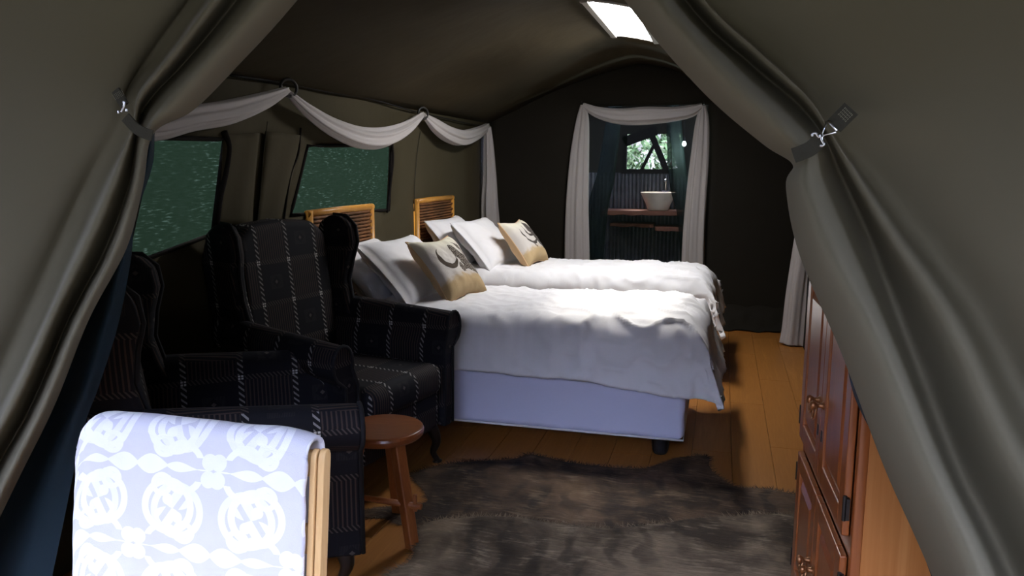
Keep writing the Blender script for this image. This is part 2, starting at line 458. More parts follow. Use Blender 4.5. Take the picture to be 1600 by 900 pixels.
# wavy black zips beside the windows, seams, and the eave cord
def px_path(pts, x, n=8): return [tuple(p) for p in catmull([onx(u, v, x) for u, v in pts], n)]
def trim(i, pts, r, mat, x=XL + .018):
    tag(MB().tube(px_path(pts, x), r, 6).build('trim_%d' % i, mat, smooth=True), kind='structure')
trim(1, [(350, 205), (357, 230), (352, 270), (343, 310), (338, 352)], .016, 'lining')
trim(2, [(470, 200), (466, 240), (455, 270), (448, 310), (443, 350)], .006, 'lining')
trim(3, [(418, 190), (412, 240), (408, 290), (402, 350)], .0025, 'webbing')
trim(4, [(612, 215), (614, 250), (610, 290), (605, 332)], .009, 'lining')
trim(5, [(657, 205), (652, 240), (648, 290), (647, 330)], .0025, 'webbing')
trim(6, [(360, 118), (448, 130), (510, 143), (580, 155), (640, 172), (700, 186), (750, 196), (775, 192)], .005, 'black_cord', XL + .03)
def wavy_flap(i, top, bot, mat='tent_canvas'):
    xq = XL + .022; a = onx(*top[0], xq); b = onx(*top[1], xq); c = onx(*bot[0], xq); d = onx(*bot[1], xq)
    vs = []
    for s in np.linspace(0, 1, 9):
        for t in np.linspace(0, 1, 14):
            q = (a * (1 - s) + b * s) * (1 - t) + (c * (1 - s) + d * s) * t
            vs.append((q[0] - .012 + .016 * math.sin(s * math.pi) + .006 * math.sin(s * 9 + t * 3), q[1], q[2]))
    o = obj('trim_%d' % i, vs, grid_faces(9, 14), mat); tag(o, kind='structure'); solidify(o, .004)
wavy_flap(7, ((352, 210), (408, 208)), ((342, 352), (398, 352)))
wavy_flap(8, ((418, 205), (474, 212)), ((404, 352), (446, 348)))

# back wall with the bathroom doorway
DX0, DX1, DZ = -1.28, -.15, 1.93
xs = list(np.linspace(XL, DX0, 12)) + list(np.linspace(DX0, DX1, 12))[1:] + list(np.linspace(DX1, XR, 10))[1:]
vs = []; nr = 24
for x in xs:
    zt = arch(x) + .02; zd = min(DZ, zt - .1)
    zz = list(np.linspace(0, zd, 17)) + list(np.linspace(zd, zt, 8))[1:]
    for z in zz: vs.append((x, YB + .012 * nz(x * 1.7, z * 1.2, 8), z))
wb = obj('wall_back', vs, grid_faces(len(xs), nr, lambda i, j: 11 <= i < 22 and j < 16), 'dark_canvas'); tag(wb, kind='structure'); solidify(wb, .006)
# right wall
vs = [(XR + .01 * nz(y * 2, z * 2, 5), y, z) for y in np.linspace(YF, YB, 20) for z in np.linspace(0, ZE, 10)]
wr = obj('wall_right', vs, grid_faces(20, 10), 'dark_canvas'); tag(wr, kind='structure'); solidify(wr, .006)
# crumpled mud flap along the foot of the back wall
vs = []
for x in np.linspace(DX1 + .0, XR - .02, 60):
    for t in np.linspace(0, 1, 9):
        r = .02 * math.sin(x * 24 + t * 3) + .015 * math.sin(x * 51)
        vs.append((x, YB - .02 - .22 * t * t - .05 * t + r * t, .006 + .16 * (1 - t) ** 1.3 + .022 * abs(math.sin(x * 13 + t * 5)) * (1 - t * .6)))
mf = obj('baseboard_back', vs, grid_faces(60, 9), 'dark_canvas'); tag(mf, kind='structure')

# ceiling: arched canvas with the skylight opening
SX0, SX1, SY0, SY1 = -.755, -.49, 4.29, 5.43
xs = list(np.linspace(XL, SX0, 22)) + list(np.linspace(SX0, SX1, 6))[1:] + list(np.linspace(SX1, XR, 18))[1:]
ys = list(np.linspace(YF, SY0, 26)) + list(np.linspace(SY0, SY1, 10))[1:] + list(np.linspace(SY1, YB, 5))[1:]
vs = []
for x in xs:
    for y in ys:
        z = arch(x)
        if x < SX0 - .02 or x > SX1 + .02:
            e = min(1, (x - XL) / .3) if x < XM else min(1, (XR - x) / .3)
            far = min(1, min(abs(x - SX0), abs(x - SX1)) / .3)
            z -= (.05 * (.5 + .5 * math.sin(y * 2.9 + x * 1.6)) + .05 * nz(x * 1.6, y * .9, 1)) * max(0, e) * far
        vs.append((x, y, z))
ce = obj('ceiling', vs, grid_faces(len(xs), len(ys), lambda i, j: 21 <= i < 26 and 25 <= j < 34), 'roof_canvas'); tag(ce, kind='structure'); solidify(ce, .006)
sk = thing('window_3', None, None); tag(sk, kind='structure')
zs = ZA + .004
P = [(x, y, arch(x) + .012 + .006 * math.sin(x * 40)) for x in np.linspace(SX0, SX1, 9) for y in (SY0, SY1)]
obj('pane', P, grid_faces(9, 2), 'skylight_pane', sk)
f = MB()
for x in (SX0 - .012, SX1 + .012): f.box((x, (SY0 + SY1) / 2, arch(x) - .008), (.036, SY1 - SY0 + .06, .022))
for y in (SY0 - .012, SY1 + .012):
    for x in np.linspace(SX0 - .02, SX1 + .02, 9):
        dxx = (SX1 - SX0 + .04) / 8; sl = math.atan2(arch(x + .02) - arch(x - .02), .04)
        f.box((x, y, arch(x) - .004), (dxx * 1.04, .036, .018), Matrix.Rotation(-sl, 3, 'Y'))
f.build('skylight_frame', 'pane_frame', sk, bevel=.004)
for x in (-.675, -.585):
    MB().box((x, (SY0 + SY1) / 2, ZA + .006), (.006, SY1 - SY0, .006)).build('glazing_bar', 'pane_frame', sk)

# outside: ground, unseen awning added and sized to shade the door flaps
g = MB().box((0, 0, -.13), (60, 60, .04)).build('ground', 'sand'); tag(g, kind='structure')
dk = MB().box((-.6, -.5, -.07), (6.0, 3.7, .08)).build('floor_porch', 'deck'); tag(dk, kind='structure')
vs = [(x, y, 2.44 - .10 * abs(x - XM) + .02 * math.sin(x * 3)) for x in np.linspace(-4.4, 3.0, 14) for y in np.linspace(-1.3, 1.62, 8)]
aw = obj('added_awning', vs, grid_faces(14, 8), 'roof_canvas'); tag(aw, kind='structure'); solidify(aw, .006)
vs = []  # unseen tree bank, added behind the viewer to block the low sky
for i in range(90):
    for j in range(12):
        an = R(-8) - R(164) * i / 89; x = -.7 + 9.5 * math.cos(an); z = -.1 + (4.4 + 1.2 * nz(x * .35, 2) + .6 * nz(x * 1.3, 7)) * j / 11
        ro = 1 + .10 * nz(x * .6, z * .7, i * .2); vs.append((-.7 + (x + .7) * ro, (1.0 + 9.5 * math.sin(an)) * ro, z))
tb = obj('added_hedge', vs, grid_faces(90, 12), 'hedge_blocker'); tag(tb, kind='structure')

# ------------------------------------------------------------------ canvas door flaps
def loft(name, rows, depth, y0, mat, parent=None, ru=8, cu=8, thick=.004, scale=None):
    G = []
    for i, r in enumerate(rows):
        sc = scale[i] if scale else 1.0
        G.append([ony(u, v, y0 + d * sc) for (u, v), d in zip(r, depth)])
    A = catmull(G, ru)                                   # rows
    B = np.transpose(catmull(np.transpose(A, (1, 0, 2)), cu), (1, 0, 2))
    o = obj(name, B.reshape(-1, 3), grid_faces(B.shape[0], B.shape[1]), mat, parent)
    if thick: solidify(o, thick)
    return o
def with_hem(rows, du, dv=0):                            # a turned-back strip inside the edge
    return [[(r[0][0] + du, r[0][1] + dv)] + r for r in rows]
rowsR = [
 [(745, -420), (765, -425), (785, -430), (797, -433), (810, -436), (930, -450), (2000, -480)],
 [(880, -150), (912, -172), (948, -188), (965, -196), (985, -204), (1150, -250), (2000, -300)],
 [(990, 15), (1030, 0), (1076, 8), (1094, -4), (1112, -14), (1300, -70), (2000, -180)],
 [(1100, 142), (1132, 114), (1168, 97), (1186, 86), (1204, 74), (1380, 20), (2000, -60)],
 [(1192, 222), (1214, 192), (1246, 164), (1260, 154), (1276, 144), (1440, 100), (2000, 50)],
 [(1240, 256), (1258, 240), (1286, 214), (1296, 207), (1308, 200), (1480, 170), (2000, 150)],
 [(1230, 292), (1262, 292), (1311, 272), (1328, 262), (1350, 252), (1525, 235), (2000, 230)],
 [(1252, 398), (1300, 390), (1354, 368), (1382, 352), (1416, 338), (1570, 322), (2000, 320)],
 [(1318, 552), (1376, 540), (1422, 546), (1480, 505), (1530, 492), (1660, 475), (2050, 460)],
 [(1385, 730), (1450, 722), (1494, 728), (1565, 690), (1625, 670), (1740, 655), (2100, 640)],
 [(1460, 900), (1528, 892), (1576, 895), (1660, 860), (1740, 850), (1850, 840), (2200, 830)],
 [(1620, 1290), (1690, 1290), (1750, 1290), (1840, 1290), (1930, 1290), (2050, 1290), (2400, 1290)]]
scR = [.15, .6, .9, 1, .8, .55, .9, 1.1, 1.25, 1.4, 1.5, 1.5]
fr = thing('door_flap', 'grey-green canvas door flap tied back at right, in front of the pine cabinet', 'door flap')
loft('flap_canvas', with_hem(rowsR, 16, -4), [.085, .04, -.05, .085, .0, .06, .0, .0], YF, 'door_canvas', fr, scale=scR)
rowsL = [
 [(735, -420), (720, -425), (700, -430), (690, -432), (680, -435), (560, -450), (-600, -480)],
 [(610, -190), (568, -210), (525, -222), (500, -232), (475, -242), (300, -280), (-600, -350)],
 [(461, 0), (418, -14), (375, -8), (350, -20), (324, -30), (180, -60), (-600, -150)],
 [(366, 105), (330, 90), (292, 94), (271, 85), (250, 76), (110, 40), (-600, -20)],
 [(300, 171), (268, 160), (234, 156), (219, 150), (203, 143), (80, 120), (-600, 80)],
 [(238, 209), (228, 208), (215, 200), (208, 197), (198, 190), (40, 180), (-600, 160)],
 [(222, 290), (212, 290), (201, 291), (176, 287), (149, 277), (0, 260), (-650, 250)],
 [(196, 388), (180, 390), (163, 394), (131, 388), (98, 388), (-50, 370), (-650, 350)],
 [(137, 500), (124, 500), (108, 498), (82, 490), (48, 502), (-110, 480), (-700, 470)],
 [(80, 642), (64, 642), (46, 640), (18, 632), (-22, 640), (-170, 610), (-750, 600)],
 [(0, 805), (-18, 805), (-42, 802), (-75, 798), (-120, 800), (-280, 780), (-850, 780)],
 [(-230, 1290), (-255, 1290), (-285, 1290), (-330, 1290), (-380, 1290), (-500, 1290), (-1000, 1250)]]
scL = [.15, .6, .9, 1, .8, .5, .8, 1.0, 1.2, 1.3, 1.4, 1.4]
fl_ = thing('door_flap', 'grey-green canvas door flap tied back at left, beside the dark blue net', 'door flap')
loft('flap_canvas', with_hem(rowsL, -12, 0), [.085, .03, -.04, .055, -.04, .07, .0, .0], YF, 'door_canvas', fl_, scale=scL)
# insect-net curtains gathered behind the flaps
nl = thing('net_curtain', 'dark blue-green insect net gathered behind the left canvas flap', 'curtain')
loft('net', [
 [(242, 205), (236, 208), (230, 210), (224, 212)],
 [(238, 260), (226, 262), (214, 262), (200, 262)],
 [(212, 340), (200, 342), (188, 344), (160, 346)],
 [(204, 410), (186, 412), (168, 414), (130, 416)],
 [(184, 510), (160, 512), (132, 514), (90, 516)],
 [(154, 605), (130, 610), (100, 614), (50, 616)],
 [(128, 680), (96, 690), (60, 700), (0, 705)],
 [(90, 860), (40, 865), (-10, 870), (-80, 870)],
 [(0, 1290), (-60, 1290), (-120, 1290), (-200, 1290)]], [.0, -.03, .02, -.01], YF + .12, 'door_net', nl, thick=0)
nr_ = thing('net_curtain', 'dark insect net showing as a thin strip between right canvas flap and pine cabinet', 'curtain')
loft('net', [
 [(1250, 300), (1258, 300), (1270, 300), (1285, 300)],
 [(1300, 505), (1308, 500), (1325, 498), (1350, 496)],
 [(1319, 550), (1330, 548), (1345, 546), (1380, 544)],
 [(1335, 620), (1350, 616), (1370, 612), (1410, 610)],
 [(1370, 692), (1384, 690), (1400, 690), (1440, 690)],
 [(1411, 782), (1424, 780), (1440, 780), (1480, 780)],
 [(1454, 897), (1466, 896), (1480, 896), (1520, 896)],
 [(1600, 1290), (1615, 1290), (1640, 1290), (1680, 1290)]], [.0, -.012, .01, -.01], YF + .10, 'door_net', nr_, thick=0)

# tie-backs: webbing band, sewn tab, wire triangle and hook
def tie(label, tab, band, tri, hook_a, y, open_ring):
    t = thing('tie_back', label, 'strap')
    def strip(name, pts, wpx, d0, d1, mat, th=.004):
        C0 = [np.array(ony(u, v, y + d)) for (u, v), d in zip(pts, np.linspace(d0, d1, len(pts)))]
        C1 = catmull(C0, 6); vs = []
        for i, p in enumerate(C1):
            a = C1[min(i + 1, len(C1) - 1)] - C1[max(i - 1, 0)]; a /= np.linalg.norm(a)
            nrm = np.cross(a, np.array([0, 1.0, 0])); nrm /= np.linalg.norm(nrm); h = wpx * y / CAM_F / 2
            vs += [p - nrm * h, p + nrm * h]
        o = obj(name, vs, grid_faces(len(C1), 2), mat, t, smooth=False); solidify(o, th); return o
    strip('strap', band[0], band[1], band[2], band[3], 'webbing')
    tb = strip('sewn_tab', tab[0], tab[1], 0.0, 0.0, 'webbing', .006)
    s = MB(); a, b = [np.array(q, float) for q in tab[0][-2:]]
    d = (b - a) / np.linalg.norm(b - a); nn = np.array([-d[1], d[0]])
    for i in range(7):
        p0 = a + d * 3 + nn * (i - 3) * 2.6; p1 = b - d * 3 + nn * (i - 3) * 2.6
        for k_ in range(4):
            q0 = p0 + (p1 - p0) * (k_ + .15 * (i % 2)) / 4; q1 = p0 + (p1 - p0) * (k_ + .6) / 4
            s.tube([ony(*q0, y - .005), ony(*q1, y - .005)], .0006, 4)
    s.build('stitching', 'stitch', tb)
    MB().tube([ony(u, v, y - .008) for u, v in tri], .0019, 6, closed=open_ring).build('wire_ring', 'steel', t, smooth=True)
    h = MB()
    for pts in hook_a: h.tube(catmull([ony(u, v, y - .010) for u, v in pts], 6), .0022, 6)
    h.build('hook', 'steel', t, smooth=True)
tie('green webbing tie-back with bright wire hook and triangle on the right door flap', ([(1303, 197), (1313, 187), (1330, 170)], 25), ([(1240, 243), (1254, 238), (1268, 231), (1283, 217)], 22, .01, -.005),
    [(1284, 212), (1292, 189), (1294, 189), (1307, 204), (1306, 207)], [[(1284, 212), (1279, 214), (1274, 208), (1269, 210), (1270, 213)], [(1284, 210), (1284, 219), (1287, 225), (1284, 228), (1281, 227)], [(1278, 213), (1283, 211), (1287, 213)]], YF - .055, True)
tie('green webbing tie-back with a small wire hook on the left door flap', ([(195, 165), (189, 155), (181, 141)], 17), ([(238, 212), (226, 208), (212, 200), (196, 183)], 20, .01, -.005),
    [(195, 157), (194, 165), (191, 174), (190, 175), (193, 166)], [[(194, 158), (194, 166), (190, 175)], [(185, 173), (186, 177)], [(198, 170), (198, 174)]], YF - .05, False)

# ------------------------------------------------------------------ beds
def sstep(t): t = max(0, min(1, t)); return t * t * (3 - 2 * t)
BX0, BX1 = -2.08, -.13
def bed(y0, y1, label, group):
    b = thing('bed', label, 'bed', ((BX0 + BX1) / 2, (y0 + y1) / 2, 0), 0, group)
    L, W = BX1 - BX0, y1 - y0
    MB().box((0, 0, .262), (L, W, .325)).build('bed_base', 'base_cotton', b, bevel=.035, seg=4)
    MB().tube([(sx * (L / 2 - .004), sy * (W / 2 - .004), .104) for sx, sy in ((-1, -1), (1, -1), (1, 1), (-1, 1))], .006, 6, closed=True).build('base_piping', 'white_cotton', b, smooth=True)
    MB().box((0, 0, .525), (L, W, .19)).build('mattress', 'white_cotton', b, bevel=.05, seg=4)
    for sx in (-.42, .42):
        for sy in (-.4, .4):
            MB().lathe([(.032, 0), (.04, .02), (.05, .115)], (sx * L + (.04 if sx > 0 else .0), sy * W, 0), 14).build('leg', 'black_plastic', b, smooth=False, bevel=.004)
    hy, hx = .745, -L / 2 - .045
    for s in (-1, 1): MB().tube([(hx, s * hy / 2, .0), (hx, s * hy / 2, 1.165)], .022, 10).build('headboard_post', 'bamboo', b, smooth=True)
    f = MB().tube([(hx, -hy / 2 - .02, 1.15), (hx, 0, 1.153), (hx, hy / 2 + .02, 1.15)], .02, 10)
    f.build('headboard_rail', 'bamboo', b, smooth=True)
    pn = MB().box((hx - .006, 0, .86), (.010, hy - .03, .56)).build('headboard_panel', 'wicker_dark', b)
    wv = MB(); k = 0
    z = .60
    while z < 1.128:
        wv.tube([(hx + .004 + .006 * math.cos(math.pi * i + math.pi * k), -hy / 2 + .02 + i * (hy - .04) / 14, z) for i in range(15)], .0095, 5); z += .021; k += 1
    wv.build('wicker_weave', 'wicker', pn, smooth=True); tag(pn.children[0], kind='stuff')
    return b
B1Y0, B1Y1, B2Y0, B2Y1 = 3.57, 4.46, 5.06, 5.95
bed(B1Y0, B1Y1, 'single bed with lavender-white base nearest the viewer, beside the armchairs', 'twin beds')
bed(B2Y0, B2Y1, 'far single bed of the pair, its foot in front of the bathroom doorway', 'twin beds')

def duvet(y0, y1, label, seed, corner):
    r, zt = .105, .665
    xa, xf = -1.98, BX1 + .10; yf, yb = y0 - .02, y1 + .02
    n1, n2 = 150, 110; vs = []
    for i in range(n1):
        for j in range(n2):
            s = xa + (xf + .27 - xa) * i / (n1 - 1)
            hang = .235 + corner * sstep((s + .75) / .55)
            t = (yf - hang) + (yb + .24 - (yf - hang)) * j / (n2 - 1)
            def over(d):
                if d <= 0: return 0, 0
                if d < rr * math.pi / 2: return rr * math.sin(d / rr), rr * (1 - math.cos(d / rr))
                e = d - rr * math.pi / 2; return rr + e * .16, rr + e
            rr = .15; ox, dx = over(s - (xf - rr)); ox += .22 * max(0, dx - rr); xr = xf - rr
            rr = r; oy, dy = over((yf + r) - t); ob, db = over(t - (yb - r))
            x = min(s, xr) + ox; y = max(min(t, yb - r), yf + r) - oy + ob
            dside = max(dy, db); down = math.hypot(dx, dside) if min(dx, dside) > 0 else max(dx, dside)
            down = max(dx, dside) + .04 * min(dx, dside)
            m_ = min(dx, dside)
            x += .06 * m_; y += (-.20 if dy > 0 else .15) * m_
            z = zt - down
            wr = nz(x * 3.1 + seed, y * 3.3, 2) * .011 + nz(x * 8 + seed, y * 8.5, 5) * .010 + nz(x * 19, y * 17 + seed, 7) * .003
            rid = 1 - abs(nz(x * 4.3 + seed, y * 7.0 + x * 3, 4)) * 2
            wr += max(0, rid) ** 4 * .013 * (.4 + 1.4 * sstep((x + 1.2) / .9))
            rid2 = 1 - abs(nz(x * 11 + y * 5 + seed, y * 6 - x * 4, 9)) * 2; wr += max(0, rid2) ** 5 * .006
            hangf = sstep(down / .18)
            cre = max(0, 1 - 2 * abs(nz(x * 6 + z * 4 + seed, z * 7 - x * 2, 3))) ** 4 * .022 * sstep((x + 1.4) / .9)
            fold = math.sin(x * 21 + nz(x * 3, seed) * 4) * .5 + nz(x * 9, z * 3, seed)
            foldx = math.sin(y * 12 + seed) * .6 + nz(y * 5, z * 3, seed + 4)
            if dy > 0 or db > 0: y += (-1 if dy > 0 else 1) * (hangf * (.014 * fold + cre) + wr * .7)
            if dx > 0: x += hangf * .018 * foldx + wr * .35
            puff = .02 * (1 - sstep((abs(y - (y0 + y1) / 2) - .25) / .22)) * (1 - sstep((x - xf + .3) / .3))
            z += wr * (1 - hangf) + puff + hangf * .012 * nz(x * 7, y * 7, seed)
            vs.append((x, y, max(z, .24)))
    o = obj('duvet', vs, grid_faces(n1, n2), 'white_cotton'); solidify(o, .032, 1)
    tag(o, label, 'duvet', 'duvets')
duvet(B1Y0, B1Y1, 'white duvet on the nearer bed, its pointed corner hanging low low over the base', 1.7, .045)
duvet(B2Y0, B2Y1, 'white duvet on the farther bed, below the bathroom doorway', 6.1, .02)

def puff_pillow(name, w, h, t, mat, loc, rot, label, cat, group=None, seed=0, ear=.11, back=None, pw=.5):
    n1 = 34; fv = []; uv = []
    for side in (1, -1):
        for i in range(n1):
            for j in range(n1):
                a, b = -1 + 2 * i / (n1 - 1), -1 + 2 * j / (n1 - 1)
                px = a * (1 - ear * (1 - b * b)) * w / 2; py = b * (1 - ear * (1 - a * a)) * h / 2
                th = t / 2 * ((1 - a ** 4) * (1 - b ** 4)) ** pw
                e = (1 - a * a) * (1 - b * b)
                th += side * 0 + .012 * nz(a * 2.2 + seed, b * 2.2, side) * min(1, e * 4) + .006 * nz(a * 6 + seed, b * 6, side * 2) * min(1, e * 6)
                fv.append((px, py, side * max(th, .002))); uv.append((.5 + a / 2, .5 + b / 2))
    f1 = grid_faces(n1, n1); k = n1 * n1
    if back is None:
        f = [q[::-1] for q in f1] + [tuple(i + k for i in q) for q in f1]
        rim = [i * n1 for i in range(n1)] + [(n1 - 1) * n1 + j for j in range(1, n1)] + [i * n1 + n1 - 1 for i in range(n1 - 2, -1, -1)] + [j for j in range(n1 - 2, 0, -1)]
        f += [(rim[i], rim[(i + 1) % len(rim)], rim[(i + 1) % len(rim)] + k, rim[i] + k) for i in range(len(rim))]
        o = obj(name, fv, f, mat, uv=uv); o.location = loc; o.rotation_euler = rot
        return tag(o, label, cat, group)
    e = thing(name, label, cat, loc, 0, group); e.rotation_euler = rot
    obj('printed_front', fv[:k], [q[::-1] for q in f1], mat, e, uv=uv[:k])
    obj('plain_back', fv[k:], f1, back, e)
    rim = [fv[i * n1] for i in range(n1)] + [fv[(n1 - 1) * n1 + j] for j in range(1, n1)] + [fv[i * n1 + n1 - 1] for i in range(n1 - 2, -1, -1)] + [fv[j] for j in range(n1 - 2, 0, -1)]
    MB().tube([(p[0], p[1], 0) for p in rim], .005, 6, closed=True).build('seam_edge', back, e, smooth=True)
    return e
# a pillow's local x runs across the bed, local y up its slope, local z is its front face
def lean(tilt, turn=0.0): return (Matrix.Rotation(turn, 3, 'Z') @ Matrix(((0, -math.cos(tilt) , math.sin(tilt)), (1, 0, 0), (0, math.sin(tilt), math.cos(tilt))))).to_euler()
puff_pillow('pillow', .68, .46, .17, 'white_cotton', (-1.93, 4.02, .80), lean(R(42)), 'white pillow on the nearer bed, behind the other, against its wicker headboard', 'pillow', 'white pillows', 1)
puff_pillow('pillow', .68, .46, .17, 'white_cotton', (-1.70, 4.00, .82), lean(R(46), R(-3)), 'white pillow on the nearer bed directly behind the animal-print cushion', 'pillow', 'white pillows', 5)
puff_pillow('pillow', .68, .46, .17, 'white_cotton', (-1.93, 5.48, .83), lean(R(52)), 'white pillow on the farther bed, rearmost, against its wicker headboard', 'pillow', 'white pillows', 9)
puff_pillow('pillow', .68, .46, .17, 'white_cotton', (-1.70, 5.46, .83), lean(R(48), R(-3)), 'white pillow on the farther bed behind the horned-animal cushion', 'pillow', 'white pillows', 13)
puff_pillow('cushion', .42, .42, .15, 'cushion_print', (-1.46, 3.97, .835), lean(R(50), R(-12)), 'cream cushion with a crescent-horn animal print on the nearer bed', 'cushion', 'animal-print cushions', 3, .16, 'tan_cotton')
puff_pillow('cushion', .40, .40, .15, 'cushion_print_horned', (-1.42, 5.50, .835), lean(R(52), R(-8)), 'tan-backed cushion with a dark horned-animal print on the farther bed', 'cushion', 'animal-print cushions', 7, .16, 'tan_cotton')

# ------------------------------------------------------------------ white fabric swags
def swath(pts3, wid, dep, nfold=5, seed=0, n=18, n_sub=8, amp=.16, across=None, rot=0.0):
    """gathered cloth along a path; wid/dep = lists of half sizes at the path points"""
    A = catmull(pts3, n_sub); Wd = catmull(np.array(wid)[:, None], n_sub)[:, 0]; Dp = catmull(np.array(dep)[:, None], n_sub)[:, 0]
    mb = MB(); vs = []
    ac = np.array(across, float)
    for i, p in enumerate(A):
        t = A[min(i + 1, len(A) - 1)] - A[max(i - 1, 0)]; t /= np.linalg.norm(t)
        out = ac - t * ac.dot(t); out /= np.linalg.norm(out); s = np.cross(t, out)
        for j in range(n):
            th = 2 * math.pi * j / n
            k = 1 + amp * math.sin(nfold * th + seed + i * .02) + amp * .5 * math.sin((2 * nfold + 1) * th + seed * 2 - i * .03)
            vs.append(p + s * math.cos(th) * Wd[i] * k + out * math.sin(th) * Dp[i] * k)
    f = [(i * n + j, i * n + (j + 1) % n, (i + 1) * n + (j + 1) % n, (i + 1) * n + j) for i in range(len(A) - 1) for j in range(n)]
    f += [tuple(range(n))[::-1], tuple((len(A) - 1) * n + j for j in range(n))]
    return mb.add(vs, f)
xw = XL + .085
def wp(l): return [onx(u, v, xw) for u, v in l]
sw = thing('swag_drape', 'long white cloth swag looped through rings along the left tent wall', 'drape', (0, 0, 0))
N = 44
swath(wp([(150, 180), (230, 195), (300, 183), (360, 173), (415, 156), (449, 141)]), [.03, .05, .046, .046, .034, .016], [.02, .035, .04, .04, .03, .016], 5, 1, N, across=(1, 0, 0)).build('swag', 'drape_cotton', sw, smooth=True)
swath(wp([(453, 147), (482, 173), (520, 198), (562, 214), (600, 214), (635, 199), (661, 178)]), [.016, .032, .044, .054, .056, .040, .015], [.016, .03, .04, .05, .05, .035, .015], 6, 2, N, across=(1, 0, 0)).build('swag', 'drape_cotton', sw, smooth=True)
swath(wp([(663, 181), (680, 196), (700, 209), (722, 215), (745, 208), (762, 198)]), [.016, .044, .054, .058, .046, .03], [.016, .035, .05, .05, .04, .025], 6, 4, N, across=(1, 0, 0)).build('swag', 'drape_cotton', sw, smooth=True)
q = [onx(u, v, xw + .01) for u, v in ((762, 198), (764, 230), (766, 275), (766, 320), (768, 370), (769, 440))]
swath(q, [.03, .045, .06, .075, .085, .09], [.02, .03, .035, .04, .045, .045], 5, 3, N, across=(.7, -.7, 0)).build('hanging_tail', 'drape_cotton', sw, smooth=True)
def ring(u, v, label):
    c = onx(u, v, xw); o = MB().tube([(c[0] + .0 + .02 * math.sin(a), c[1] + .040 * math.sin(a), c[2] + .040 * math.cos(a)) for a in np.linspace(0, 2 * math.pi, 22, endpoint=False)], .008, 8, closed=True).build('curtain_ring', 'black_metal', smooth=True)
    tag(o, label, 'ring', 'black drape rings')
ring(451, 137, 'black ring holding the white swag high on the wall above the wing chair')
ring(661, 177, 'black ring holding the white swag above the farther headboard')
yd = YB - .07
def dp(l, y=yd): return [ony(u, v, y) for u, v in l]
dd = thing('doorway_drape', 'white cloth draped over and down both sides of the bathroom doorway', 'drape')
swath(dp([(911, 164), (935, 175), (970, 181), (1007, 180), (1050, 178), (1080, 173), (1098, 165)]), [.02, .045, .062, .068, .055, .045, .02], [.02, .03, .04, .04, .035, .03, .02], 5, 2, N, across=(0, -1, 0)).build('swag', 'drape_cotton', dd, smooth=True)
swath(dp([(911, 164), (910, 190), (906, 240), (903, 300), (902, 360), (902, 420), (902, 500)]), [.022, .052, .075, .09, .10, .105, .105], [.02, .035, .045, .05, .055, .055, .05], 5, 5, N, across=(0, -1, 0)).build('hanging_tail', 'drape_cotton', dd, smooth=True)
swath(dp([(1099, 165), (1098, 190), (1095, 240), (1090, 300), (1086, 360), (1084, 420), (1084, 500)]), [.02, .05, .068, .078, .085, .09, .09], [.02, .035, .045, .05, .055, .055, .05], 5, 1, N, across=(0, -1, 0)).build('hanging_tail', 'drape_cotton', dd, smooth=True)
for u in (910, 1100):
    c = ony(u, 162, yd - .005)
    MB().tube([(c[0], YB, c[2]), (c[0], c[1] - .03, c[2]), (c[0], c[1] - .035, c[2] + .02)], .005, 6).build('hook', 'black_metal', dd, smooth=True)
cdp = thing('corner_drape', 'narrow white cloth hanging to the floor in the far right corner behind the canvas flap', 'drape')
q = [tuple(ony(u, v, 6.26)) for u, v in ((1272, 205), (1268, 270), (1263, 340), (1255, 400), (1247, 460), (1241, 515), (1238, 538))]
swath(q, [.03, .055, .065, .07, .075, .078, .085], [.02, .035, .04, .045, .045, .05, .055], 4, 2, N, across=(0, -1, 0)).build('hanging_tail', 'drape_cotton', cdp, smooth=True)

